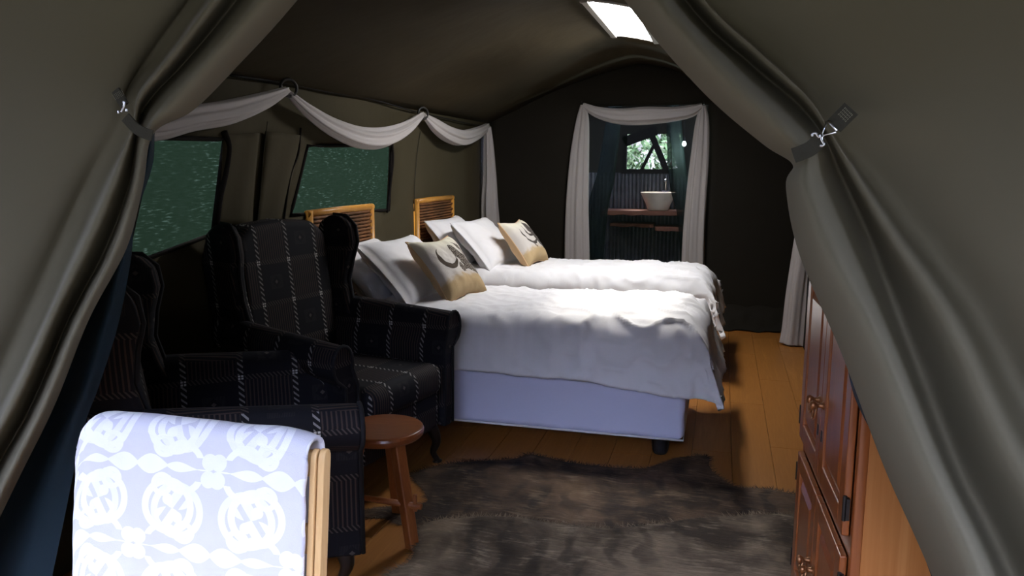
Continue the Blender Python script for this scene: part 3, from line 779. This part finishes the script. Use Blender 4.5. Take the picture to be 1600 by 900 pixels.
# ------------------------------------------------------------------ wing armchairs
def make_chair(label, loc, rz):
    t = thing('wing_chair', label, 'armchair', loc, rz, 'black patterned wing chairs')
    fab = dict(boxuv=True)
    MB().box((.025, 0, .27), (.72, .60, .20)).build('apron', 'chair_fabric', t, bevel=.03, seg=3, **fab)
    sc_ = MB().box((.105, 0, .43), (.66, .54, .15)).build('seat_cushion', 'chair_fabric', t, bevel=.055, seg=4, uvoff=(.05, .09), **fab)
    # backrest, raked, with a gently arched top
    poly = [(-.27, .36), (.27, .36), (.285, .75), (.28, 1.08), (.20, 1.145), (0, 1.16), (-.20, 1.145), (-.28, 1.08), (-.285, .75)]
    fr_ = lambda p, q, d: (-.240 - .12 * (q - .45) + d, p, q)
    MB().prism(poly, -.07, .065, fr_).build('backrest', 'chair_fabric', t, bevel=.035, seg=4, uvoff=(.0925, .04), **fab)
    for s in (-1, 1):
        # arm: upright panel with an outward roll on top; splayed a little to the front
        spl = R(7) * s
        def fa(p, q, d, s=s, spl=spl):              # d runs along the arm, p outward, q up
            x = -.30 + d * 1.13; y = s * (.295 + p) ; y += s * math.tan(R(5)) * d
            return (x, y, q + .05 * (1 - d / .62))
        a0 = [(-.03, .17), (.035, .17), (.04, .40), (.045, .55)]
        arc = [(.055 + .058 * math.cos(a), .645 + .075 * math.sin(a)) for a in np.linspace(R(-70), R(200), 14)]
        MBa = MB().prism(a0 + arc + [(-.03, .55), (-.03, .40)], 0, .62, fa)
        arm = MBa.build('arm', 'chair_fabric', t, bevel=.014, seg=2, **fab)
        lp = [fa(p, q, .622) for p, q in arc]; lo_ = [fa(p, q, .622) for p, q in a0[:3]]
        MB().tube([fa(-.03, .18, .622)] + [fa(-.03, .40, .622), fa(-.03, .55, .622)] + lp[::-1] + [fa(.045, .55, .622), fa(.04, .40, .622), fa(.035, .18, .622)], .007, 6).build('piping', 'piping_black', arm, smooth=True)
        # wing: ear-shaped panel between arm and back top
        wpoly = [(-.36, .66), (-.12, .66), (-.15, .74), (-.175, .84), (-.165, .94), (-.145, 1.03), (-.155, 1.11), (-.20, 1.16), (-.27, 1.165), (-.33, 1.13), (-.38, 1.0)]
        fwg = lambda p, q, d, s=s: (p, s * (.295 + d + .05 * sstep((q - .66) / .4) + .05 * sstep((p + .30) / .25)), q)
        wg = MB().prism(wpoly, -.035, .045, fwg).build('wing', 'chair_fabric', t, bevel=.028, seg=3, uvoff=(.03, .02), **fab)
        MB().tube([fwg(p + .004, q, .005) for p, q in wpoly[1:9]], .008, 6).build('piping', 'piping_black', wg, smooth=True)
        # legs
        q = [(.335, s * .27, .20), (.355, s * .285, .155), (.365, s * .295, .10), (.352, s * .285, .05), (.365, s * .295, .012), (.367, s * .297, 0)]
        MB().tube(catmull(q, 4), lambda u: .034 - .020 * min(1, u * 1.5) + (.010 if u > .88 else 0), 10).build('leg', 'dark_leg', t, smooth=True)
        MB().tube([(-.26, s * .26, .19), (-.31, s * .27, .09), (-.35, s * .275, 0)], lambda u: .028 - .010 * u, 10).build('leg', 'dark_leg', t, smooth=True)
    return t
make_chair('black patterned wing chair facing right, nearest the viewer, behind the towel-covered chair', (-1.635, 2.12, 0), R(36))
c2 = copy_thing([o for o in COL.objects if o.name == 'wing_chair'][0])
c2.location = (-1.69, 3.05, 0); c2.rotation_euler = (0, 0, R(-12)); c2.scale = (1, 1, 1)
[o for o in COL.objects if o.name == 'wing_chair'][0].scale = (1.08, .95, .94)
tag(c2, 'black patterned wing chair in front of the beds, angled toward the viewer', 'armchair')

# ------------------------------------------------------------------ stool
st = thing('stool', 'small round brown wooden stool beside the near wing chair', 'stool', (-1.20, 2.53, 0), R(8))
MB().lathe([(.10, .392), (.145, .396), (.152, .405), (.154, .418), (.150, .428), (.14, .432), (.02, .433)], n=40).build('stool_top', 'stool_wood', st, smooth=True, bevel=.001, seg=1)
def leg_bar(a, b, wa, wb, ta, tb):
    a, b = Vector(a), Vector(b); d = (b - a).normalized(); s = Vector((0, 0, 1)).cross(d) ; s = s.normalized() if s.length > 1e-3 else Vector((1, 0, 0))
    s = Vector((d.x, d.y, 0)).normalized() if Vector((d.x, d.y, 0)).length > 1e-3 else s
    e = Vector((-s.y, s.x, 0))
    v = [p + s * i * w_ / 2 + e * j * t_ / 2 for p, w_, t_ in ((a, wa, ta), (b, wb, tb)) for i, j in ((-1, -1), (1, -1), (1, 1), (-1, 1))]
    return MB().add(v, [(0, 1, 2, 3), (7, 6, 5, 4), (0, 4, 5, 1), (1, 5, 6, 2), (2, 6, 7, 3), (3, 7, 4, 0)])
for a in (R(-38), R(90), R(198)):
    c, s = math.cos(a), math.sin(a)
    leg_bar((.085 * c, .085 * s, .395), (.168 * c, .168 * s, 0), .045, .042, .045, .04).build('leg', 'stool_leg_wood', st, bevel=.006)
p0 = Vector((.145 * math.cos(R(-38)), .145 * math.sin(R(-38)), .165)); p1 = Vector((.13 * math.cos(R(198)), .13 * math.sin(R(198)), .165)); d = (p0 - p1).normalized()
sb = MB().tube([p1 - d * .04, p0 + d * .055], .0115, 10).build('stretcher', 'stool_leg_wood', st, smooth=True)
MB().box(p0 + d * .03 + Vector((0, 0, .012)), (.014, .014, .065)).build('wedge', 'stool_leg_wood', sb, bevel=.002)

# ------------------------------------------------------------------ towel-covered chair on the porch
tc = thing('slatted_chair', 'light pine chair at lower left with a white towel over its back', 'chair', (-.965, 1.17, -.072), R(-1.5))
hw_, rk = .247, .14
def bk(z): return rk * (z - .45)                         # rake: the back leans away from the viewer
for s in (-1, 1):
    pts = [(-.013, 0), (.013, 0), (.014, .45), (.013, .925)] + [(.013 * math.cos(a), .925 + .02 * math.sin(a)) for a in np.linspace(R(20), R(160), 7)] + [(-.013, .925), (-.014, .45)]
    MB().prism(pts, -.007, .007, lambda p, q, d, s=s: (s * (hw_ + .010) + d, p + bk(max(q, .45)), q)).build('back_post', 'light_pine', tc, bevel=.004, seg=2)
    MB().prism(pts, -.006, .006, lambda p, q, d, s=s: (s * (hw_ - .005) + d, p - .005 + bk(max(q, .45)), q)).build('back_post', 'light_pine', tc, bevel=.003, seg=2)
    MB().box((s * hw_, -.40, .22), (.035, .035, .44)).build('leg', 'light_pine', tc, bevel=.005)
    MB().box((s * hw_, -.20, .40), (.022, .40, .05)).build('side_rail', 'light_pine', tc, bevel=.004)
MB().box((0, bk(.90), .915), (2 * hw_, .02, .05)).build('top_rail', 'light_pine', tc, bevel=.005)
for i in range(5): MB().box((0, -.05 - .085 * i, .445), (2 * hw_ + .03, .07, .018)).build('slat', 'light_pine', tc, bevel=.004)
for i in range(3): MB().box((0, bk(.55 + .11 * i), .55 + .11 * i), (2 * hw_ - .02, .014, .06)).build('back_slat', 'light_pine', tc, bevel=.004)
prof = []
for q in np.linspace(.50, 0, 46): prof.append((-.030 - .004 * math.sin(q * 9), .945 - q, .50 - q))
for a in np.linspace(0, math.pi, 12): prof.append((-.030 * math.cos(a), .945 + .028 * math.sin(a), .50 + .03 * a))
for q in np.linspace(0, .34, 20)[1:]: prof.append((.032, .945 - q, .60 + q))
vs = []; uv = []; nx_ = 64
x0_, x1_ = -.305, .237
for py, pz, l in prof:
    for j in range(nx_):
        x = x0_ + (x1_ - x0_) * j / (nx_ - 1)
        e = max(0, (x0_ + .075 - x) / .075); e2 = max(0, (x - x1_ + .03) / .03)
        z = pz - .055 * (1 - math.sqrt(max(0, 1 - e * e))) * (1 if pz > .80 else .8) - .006 * e2 * e2
        z += .006 * nz(x * 9, l * 5, 3) * (1 if pz > .9 else .4)
        y = py * (1 - .25 * e) + bk(z) + .006 * nz(x * 7, z * 7, 1)
        xx = x - .012 * max(0, .93 - z) * (x < 0) + .004 * nz(z * 20, 4) * (j in (0, nx_ - 1))
        vs.append((-.0 + xx, y, z)); uv.append((x + .305, l))
tw = obj('towel', vs, grid_faces(len(prof), nx_), 'towel', uv=uv); tw.location = tc.location; tw.location.z -= .006; tw.rotation_euler = tc.rotation_euler; solidify(tw, .009, 0)
tag(tw, 'white towel with raised scroll pattern draped over the pine chair', 'towel')

# ------------------------------------------------------------------ pine cabinet
cb = thing('cabinet', 'varnished pine cabinet with four panelled doors beside the right canvas flap', 'cabinet', (.318, 1.78, 0), R(2.6))
CW, CD, CH = .74, .31, 1.17                               # y, x, z ; front at x=0 looking to -x
bod = MB()
bod.box((CD / 2 + .012, .011, CH / 2), (CD - .02, .022, CH)); bod.box((CD / 2 + .012, CW - .011, CH / 2), (CD - .02, .022, CH))
bod.box((CD - .006, CW / 2, CH / 2), (.012, CW, CH)); bod.box((CD / 2 + .012, CW / 2, .03), (CD - .02, CW, .06)); bod.box((CD / 2 + .012, CW / 2, .52), (CD - .04, CW - .03, .02))
bod.build('body', 'pine', cb, bevel=.002, seg=1)
MB().box((CD / 2 - .005, CW / 2, CH + .012), (CD + .04, CW + .04, .024)).build('cabinet_top', 'red_varnish', cb, bevel=.006)
fr2 = MB()
for y in (.012, CW - .012): fr2.box((.012, y, CH / 2), (.024, .024, CH))
for z in (.04, .525, CH - .045): fr2.box((.012, CW / 2, z), (.023, CW - .04, .05 if z < 1 else .09))
fr2.build('front_frame', 'red_varnish', cb, bevel=.003, seg=1)
def door(y0, y1, z0, z1, hinge_near, knob_z):
    d = MB(); t = .018; xc = -.009; wst = .055
    for y in (y0 + wst / 2, y1 - wst / 2): d.box((xc, y, (z0 + z1) / 2), (t, wst, z1 - z0))
    for z in (z0 + wst / 2, z1 - wst / 2): d.box((xc, (y0 + y1) / 2, z), (t, y1 - y0 - 2 * wst + .002, wst))
    o = d.build('door', 'red_varnish', cb, bevel=.004, seg=2)
    iy0, iy1, iz0, iz1 = y0 + wst, y1 - wst, z0 + wst, z1 - wst; b = .035
    v = [(-.004, iy0, iz0), (-.004, iy1, iz0), (-.004, iy1, iz1), (-.004, iy0, iz1), (-.008, iy0 + .012, iz0 + .012), (-.008, iy1 - .012, iz0 + .012), (-.008, iy1 - .012, iz1 - .012), (-.008, iy0 + .012, iz1 - .012),
         (-.017, iy0 + b, iz0 + b), (-.017, iy1 - b, iz0 + b), (-.017, iy1 - b, iz1 - b), (-.017, iy0 + b, iz1 - b)]
    f = [(i, (i + 1) % 4, (i + 1) % 4 + 4, i + 4) for i in range(4)] + [(i + 4, (i + 1) % 4 + 4, (i + 1) % 4 + 8, i + 8) for i in range(4)] + [(8, 9, 10, 11)]
    MB().add(v, f).build('raised_panel', 'red_varnish', o)
    ky = (y1 - .027) if hinge_near else (y0 + .027)
    MB().lathe([(.012, 0), (.007, .006), (.006, .016), (.011, .022), (.013, .028), (.009, .034), (.002, .036)], n=16).build('knob', 'brass', o, smooth=True).matrix_local = Matrix.Translation((-.018, ky, knob_z)) @ Matrix.Rotation(R(-90), 4, 'Y')
    MB().tube([(-.040 + .004 * math.sin(a), ky + .017 * math.cos(a), knob_z - .016 + .021 * math.sin(a)) for a in np.linspace(0, 2 * math.pi, 20, endpoint=False)], .0032, 8, closed=True).build('ring_handle', 'brass', o, smooth=True)
    for z in (z0 + .07, z1 - .07):
        hy = y0 - .004 if hinge_near else y1 + .004
        h = MB().tube([(-.016, hy, z - .03), (-.016, hy, z + .03)], .005, 8); h.box((-.010, hy, z), (.008, .018, .052)); h.build('hinge', 'black_metal', o)
    MB().box((-.0185, ky, knob_z - .085), (.003, .010, .03)).build('keyhole_plate', 'black_metal', o)
mid = CW / 2
door(.026, mid - .001, .065, .500, True, .29); door(mid + .001, CW - .026, .065, .500, False, .29)
door(.026, mid - .001, .550, 1.10, True, .765); door(mid + .001, CW - .026, .550, 1.10, False, .765)

# ------------------------------------------------------------------ animal hides on the floor
def inside(poly, x, y):
    c = False; j = len(poly) - 1
    for i in range(len(poly)):
        if (poly[i][1] > y) != (poly[j][1] > y) and x < (poly[j][0] - poly[i][0]) * (y - poly[i][1]) / (poly[j][1] - poly[i][1]) + poly[i][0]: c = not c
        j = i
    return c
def hide(name, outline, zb, mat, label, seed, puff):
    t = thing(name, label, 'rug', (0, 0, 0), 0, 'animal hides on the floor')
    edge = catmull(np.array(outline + [outline[0]]), 7)[:-1]; c = edge.mean(0)
    NR = 26; vs = []; n = len(edge)
    for k in range(NR + 1):
        f = k / NR
        for i, p in enumerate(edge):
            q = c + (p - c) * f
            if k == NR: q = q + np.array([nz(i * .9, seed), nz(i * .9, seed + 5)]) * .012
            e = min(1, (1 - f) * 9)
            z = zb + .003 + puff * sstep(e) * (.6 + .5 * nz(q[0] * 3.5, q[1] * 5, seed)) + .010 * nz(q[0] * 9, q[1] * 11, seed + 2) * e
            vs.append((q[0], q[1], max(z, zb + .002)))
    f = [(k * n + i, k * n + (i + 1) % n, (k + 1) * n + (i + 1) % n, (k + 1) * n + i) for k in range(NR) for i in range(n)]
    o = obj('pelt', vs, f, mat, t); 
    hv = []; hf = []; rnd = random.Random(seed)
    for i in range(n):
        a, b = edge[i], edge[(i + 1) % n]; d = b - a; L = np.linalg.norm(d); nn = np.array([d[1], -d[0]]) / (L + 1e-9)
        if np.dot(nn, a - c) < 0: nn = -nn
        for _ in range(int(L / .0022)):
            p = a + d * rnd.random() - nn * rnd.uniform(.0, .02); l = rnd.uniform(.010, .032); dr = nn + np.array([rnd.uniform(-.7, .7), rnd.uniform(-.7, .7)])
            tip = p + dr * l; sd_ = np.array([-dr[1], dr[0]]) * .0016; k = len(hv)
            hv += [(p[0] + sd_[0], p[1] + sd_[1], zb + .006), (p[0] - sd_[0], p[1] - sd_[1], zb + .006), (tip[0], tip[1], zb + rnd.uniform(.003, .014))]; hf.append((k, k + 1, k + 2))
    # short lying hair across the pelt
    for _ in range(9000):
        f1 = rnd.random() ** .5; i = rnd.randrange(n); q = c + (edge[i] - c) * f1 * .985
        e = min(1, (1 - f1) * 9); z = zb + .004 + puff * sstep(e) * (.6 + .5 * nz(q[0] * 3.5, q[1] * 5, seed)) + .010 * nz(q[0] * 9, q[1] * 11, seed + 2) * e
        an = R(200) + nz(q[0] * 2, q[1] * 2, seed) * 2 + rnd.uniform(-.5, .5); l = rnd.uniform(.012, .028)
        tip = q + np.array([math.cos(an), math.sin(an)]) * l; s2 = np.array([-math.sin(an), math.cos(an)]) * .0009; k = len(hv)
        hv += [(q[0] + s2[0], q[1] + s2[1], z - .002), (q[0] - s2[0], q[1] - s2[1], z - .002), (tip[0], tip[1], z + rnd.uniform(.0, .004))]; hf.append((k, k + 1, k + 2))
    h = obj('fur', hv, hf, mat, o, smooth=False); tag(h, kind='stuff')
def fp(l): return [tuple(onz(u, v, 0.01)[:2]) for u, v in l]
hide('animal_hide', fp([(640, 738), (700, 722), (800, 715), (830, 708), (900, 722), (1000, 730), (1060, 722), (1085, 710), (1108, 712), (1110, 730), (1150, 758), (1200, 762), (1262, 775)]) + [(.45, 3.20), (.40, 2.95), (.0, 2.80), (-.45, 2.62), (-.9, 2.60)] + fp([(640, 822), (600, 808), (560, 806), (560, 796), (620, 795), (655, 793), (668, 782), (662, 765), (650, 752)]),
     0.0, 'hide_far', 'dark brown short-haired animal hide, farther one, between bed and cabinet', 4, .014)
hide('animal_hide', fp([(662, 822), (700, 815), (780, 812), (860, 822), (950, 830), (1050, 822), (1130, 812), (1262, 812)]) + [(.31, 2.75), (.24, 2.3), (-.1, 1.95), (-.6, 1.95), (-.95, 2.05)] + fp([(605, 905), (640, 882), (648, 860), (650, 840)]),
     .020, 'hide_near', 'greyish brown animal hide with dark streaks, nearer one, lying over the far hide', 11, .016)

# ------------------------------------------------------------------ bathroom beyond the net doorway
dn = thing('door_1', None, None); tag(dn, kind='structure')
vs = [(x, YB + .03 + .02 * math.sin(x * 15 + z * 1.5), z) for x in np.linspace(DX0 - .02, DX1 + .02, 40) for z in np.linspace(0, DZ + .02, 14)]
obj('net_panel', vs, grid_faces(40, 14), 'green_net', dn)
YR = 8.80
w1 = MB(); vs = []
for i in range(1041):
    x = -2.0 + 2.6 * i / 1040
    for z in (0, 1.33): vs.append((x, YR - .014 * (1 - abs(math.sin(x * math.pi / .043))) ** 1.6, z))
cw = obj('wall_bathroom', vs, grid_faces(1041, 2), 'corrugated'); tag(cw, kind='structure')
# upper canvas of the far wall with its window hole
hx0, hx1, hz0, hz1 = -1.07, -.455, 1.36, 1.78
up = MB()
up.box(((-2.0 + hx0) / 2, YR + .02, 1.9), (hx0 + 2.0, .02, 1.2)); up.box(((.7 + hx1) / 2, YR + .02, 1.9), (.7 - hx1, .02, 1.2))
up.box(((hx0 + hx1) / 2, YR + .02, 2.13), (hx1 - hx0, .02, .74)); up.build('wall_bathroom_upper', 'dark_canvas'); tag(bpy.data.objects['wall_bathroom_upper'], kind='structure')
wi = thing('window_4', None, None); tag(wi, kind='structure')
fq = MB().box(((hx0 + hx1) / 2, YR - .01, 1.345), (hx1 - hx0 + .12, .04, .05)); fq.box((hx0 - .02, YR - .01, 1.55), (.05, .03, .42)); fq.build('window_frame', 'lining', wi)
def band(pts, wpx, y):
    a, b = [np.array(ony(u, v, y)) for u, v in pts]; d = b - a; d /= np.linalg.norm(d); nn = np.cross(d, (0, 1, 0)); h = wpx * y / CAM_F / 2
    return MB().add([a - nn * h, a + nn * h, b + nn * h, b - nn * h] + [p + np.array([0, .012, 0]) for p in (a - nn * h, a + nn * h, b + nn * h, b - nn * h)], [(0, 1, 2, 3), (7, 6, 5, 4), (0, 4, 5, 1), (1, 5, 6, 2), (2, 6, 7, 3), (3, 7, 4, 0)])
band([(1024, 222), (1000, 270)], 5, YR - .02).build('canvas_strip', 'lining', wi)
band([(1017, 208), (1043, 270)], 9, YR - .03).build('canvas_strip', 'lining', wi)
band([(975, 222), (1026, 203)], 15, YR - .025).build('canvas_strip', 'lining', wi)
band([(1049, 196), (1070, 276)], 14, YR - .035).build('canvas_flap', 'lining', wi)
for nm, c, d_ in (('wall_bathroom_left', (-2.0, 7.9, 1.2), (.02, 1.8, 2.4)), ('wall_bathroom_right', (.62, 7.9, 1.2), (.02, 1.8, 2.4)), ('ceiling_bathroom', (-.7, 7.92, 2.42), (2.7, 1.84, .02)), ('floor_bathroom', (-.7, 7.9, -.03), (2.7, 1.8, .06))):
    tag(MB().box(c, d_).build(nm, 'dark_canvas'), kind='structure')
# pulled-aside net inside (dark slanting drape on the left and right of the doorway)
for nm, lab, ps in (('net_drape', 'dark net drape slanting across the left of the bathroom behind the doorway', [(968, 195), (950, 260), (936, 320), (926, 400), (924, 450)]), ('net_drape', 'dark net drape hanging at the right of the bathroom behind the doorway', [(1045, 200), (1060, 270), (1075, 330), (1082, 400), (1084, 450)])):
    q = [ony(u, v, 7.6) for u, v in ps]; q[0][2] = 2.40; q[-1][2] = .03
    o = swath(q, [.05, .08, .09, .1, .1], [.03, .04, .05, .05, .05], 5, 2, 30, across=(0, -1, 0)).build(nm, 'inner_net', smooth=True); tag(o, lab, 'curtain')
# live-edge shelf and basin
sh = thing('washstand', 'rough wooden washstand shelf on the corrugated bathroom wall', 'shelf', (0, 0, 0))
def slab(name, l, r, z, th, y0, seed, par):
    n = 40; top = []
    for i in range(n):
        x = l + (r - l) * i / (n - 1); top.append((x, y0 + .4 + .025 * nz(x * 6, seed) + .012 * nz(x * 19, seed)))
    poly = top + [(r, YR - .03), (l, YR - .03)]
    m_ = MB(); k = len(poly)
    m_.prism(poly, z - th, z, lambda p, q, t: (p, q, t + (.012 * nz(p * 9, seed + 3) if t < z - .01 else 0))).build(name, 'slab_wood', par, bevel=.006)
slab('shelf_slab', -1.28, -.20, .925, .05, 7.95, 2, sh)
slab('lower_slab', -1.20, -.72, .775, .04, 8.10, 7, sh); slab('lower_slab', -.70, -.20, .75, .05, 8.05, 13, sh)
bc = ony(1028, 334, 8.5)
bs = MB().lathe([(.10, 0), (.115, .01), (.13, .06), (.165, .13), (.19, .185), (.195, .195), (.188, .197), (.175, .18), (.12, .06), (.02, .045)], n=40).build('basin', 'ceramic', smooth=True)
bs.location = (bc[0], 8.5, .925); tag(bs, 'cream ceramic wash basin on the bathroom shelf', 'basin')
tp = thing('tap', 'small dark tap rising behind the cream basin', 'tap', (bc[0] + .06, 8.73, .925))
MB().tube([(0, 0, 0), (0, 0, .30), (0, -.02, .33), (0, -.10, .33), (0, -.11, .31)], .010, 8).build('spout', 'steel', tp, smooth=True)
MB().tube([(-.04, 0, .20), (.04, 0, .20)], .008, 8).build('tap_handle', 'steel', tp, smooth=True)
lb = thing('lamp', 'small bright bulb glowing through the doorway net at upper right', 'lamp', tuple(ony(1069, 225, 7.4)))
MB().lathe([(.004, -.022), (.016, -.014), (.020, 0), (.015, .016), (.008, .026)], n=16).build('lamp_bulb', 'bulb', lb, smooth=True)
MB().tube([(0, 0, .026), (0, 0, .06)], .010, 8).build('socket', 'black_plastic', lb)
pl = bpy.data.lights.new('lamp_light', 'POINT'); pl.energy = 16; pl.shadow_soft_size = .03; pl.color = (.8, 1, .95)
plo = bpy.data.objects.new('lamp_light', pl); COL.objects.link(plo); plo.parent = lb; plo.location = (0, 0, -.05)
MB().tube([(0, 0, .06), (0, 0, 2.40 - lb.location.z)], .003, 6).build('cable', 'black_cord', lb)
# outdoors beyond the bathroom window: sandy yard, box, bushes
bx = thing('crate', 'brown box standing outside beyond the bathroom window', 'box', (-.87, 11.2, -.08), R(10))
MB().box((0, 0, .62), (.34, .30, 1.24)).build('box_body', 'brown_box', bx, bevel=.01)
MB().box((0, 0, 1.25), (.37, .33, .03)).build('box_lid', 'brown_box', bx, bevel=.006)
vs = [(x, 15.0 + 1.6 * t + .5 * nz(x * 1.3, t * 3, 2), -.1 + 3.0 * t + .4 * nz(x * 2, t * 5, 6) * t) for x in np.linspace(-4.5, 1.5, 40) for t in np.linspace(0, 1, 14)]
tag(obj('ground_bank', vs, grid_faces(40, 14), 'pale_rock'), kind='structure')
rnd = random.Random(3)
def bush(x, y, h, wd, label, cnt):
    t = thing('bush', label, 'bush', (x, y, -.08), 0, 'bushes beyond the bathroom window')
    s = MB()
    for i in range(5):
        a = rnd.uniform(0, 6.28); s.tube([(0, 0, 0), (wd * .2 * math.cos(a), wd * .2 * math.sin(a), h * .4), (wd * .45 * math.cos(a), wd * .45 * math.sin(a), h * .85)], lambda u: .03 * (1.1 - u), 5)
    s.build('stem', 'slab_wood', t)
    v = []; f = []
    for i in range(cnt):
        th, ph = rnd.uniform(0, 6.28), rnd.uniform(-.6, 1.4); rr = rnd.uniform(.45, 1.0)
        p = Vector((math.cos(th) * math.cos(ph) * wd * .6 * rr, math.sin(th) * math.cos(ph) * wd * .6 * rr, h * .58 + math.sin(ph) * h * .42 * rr))
        a = Vector((rnd.uniform(-1, 1), rnd.uniform(-1, 1), rnd.uniform(-1, 1))).normalized(); b = a.orthogonal().normalized(); l = rnd.uniform(.04, .09); k = len(v)
        v += [p - a * l, p + b * l * .4, p + a * l, p - b * l * .4]; f.append((k, k + 1, k + 2, k + 3))
    o = obj('foliage', v, f, 'leaf', t, smooth=False); tag(o, kind='stuff')
bush(-2.05, 12.6, 2.6, 1.5, 'leafy green bush beyond the left of the bathroom window', 2600)
bush(-.42, 12.2, 2.8, 1.35, 'leafy green bush beyond the right of the bathroom window', 2600)
bush(-2.6, 15.5, 3.2, 2.2, 'tall green bush farthest beyond the bathroom window', 2600)
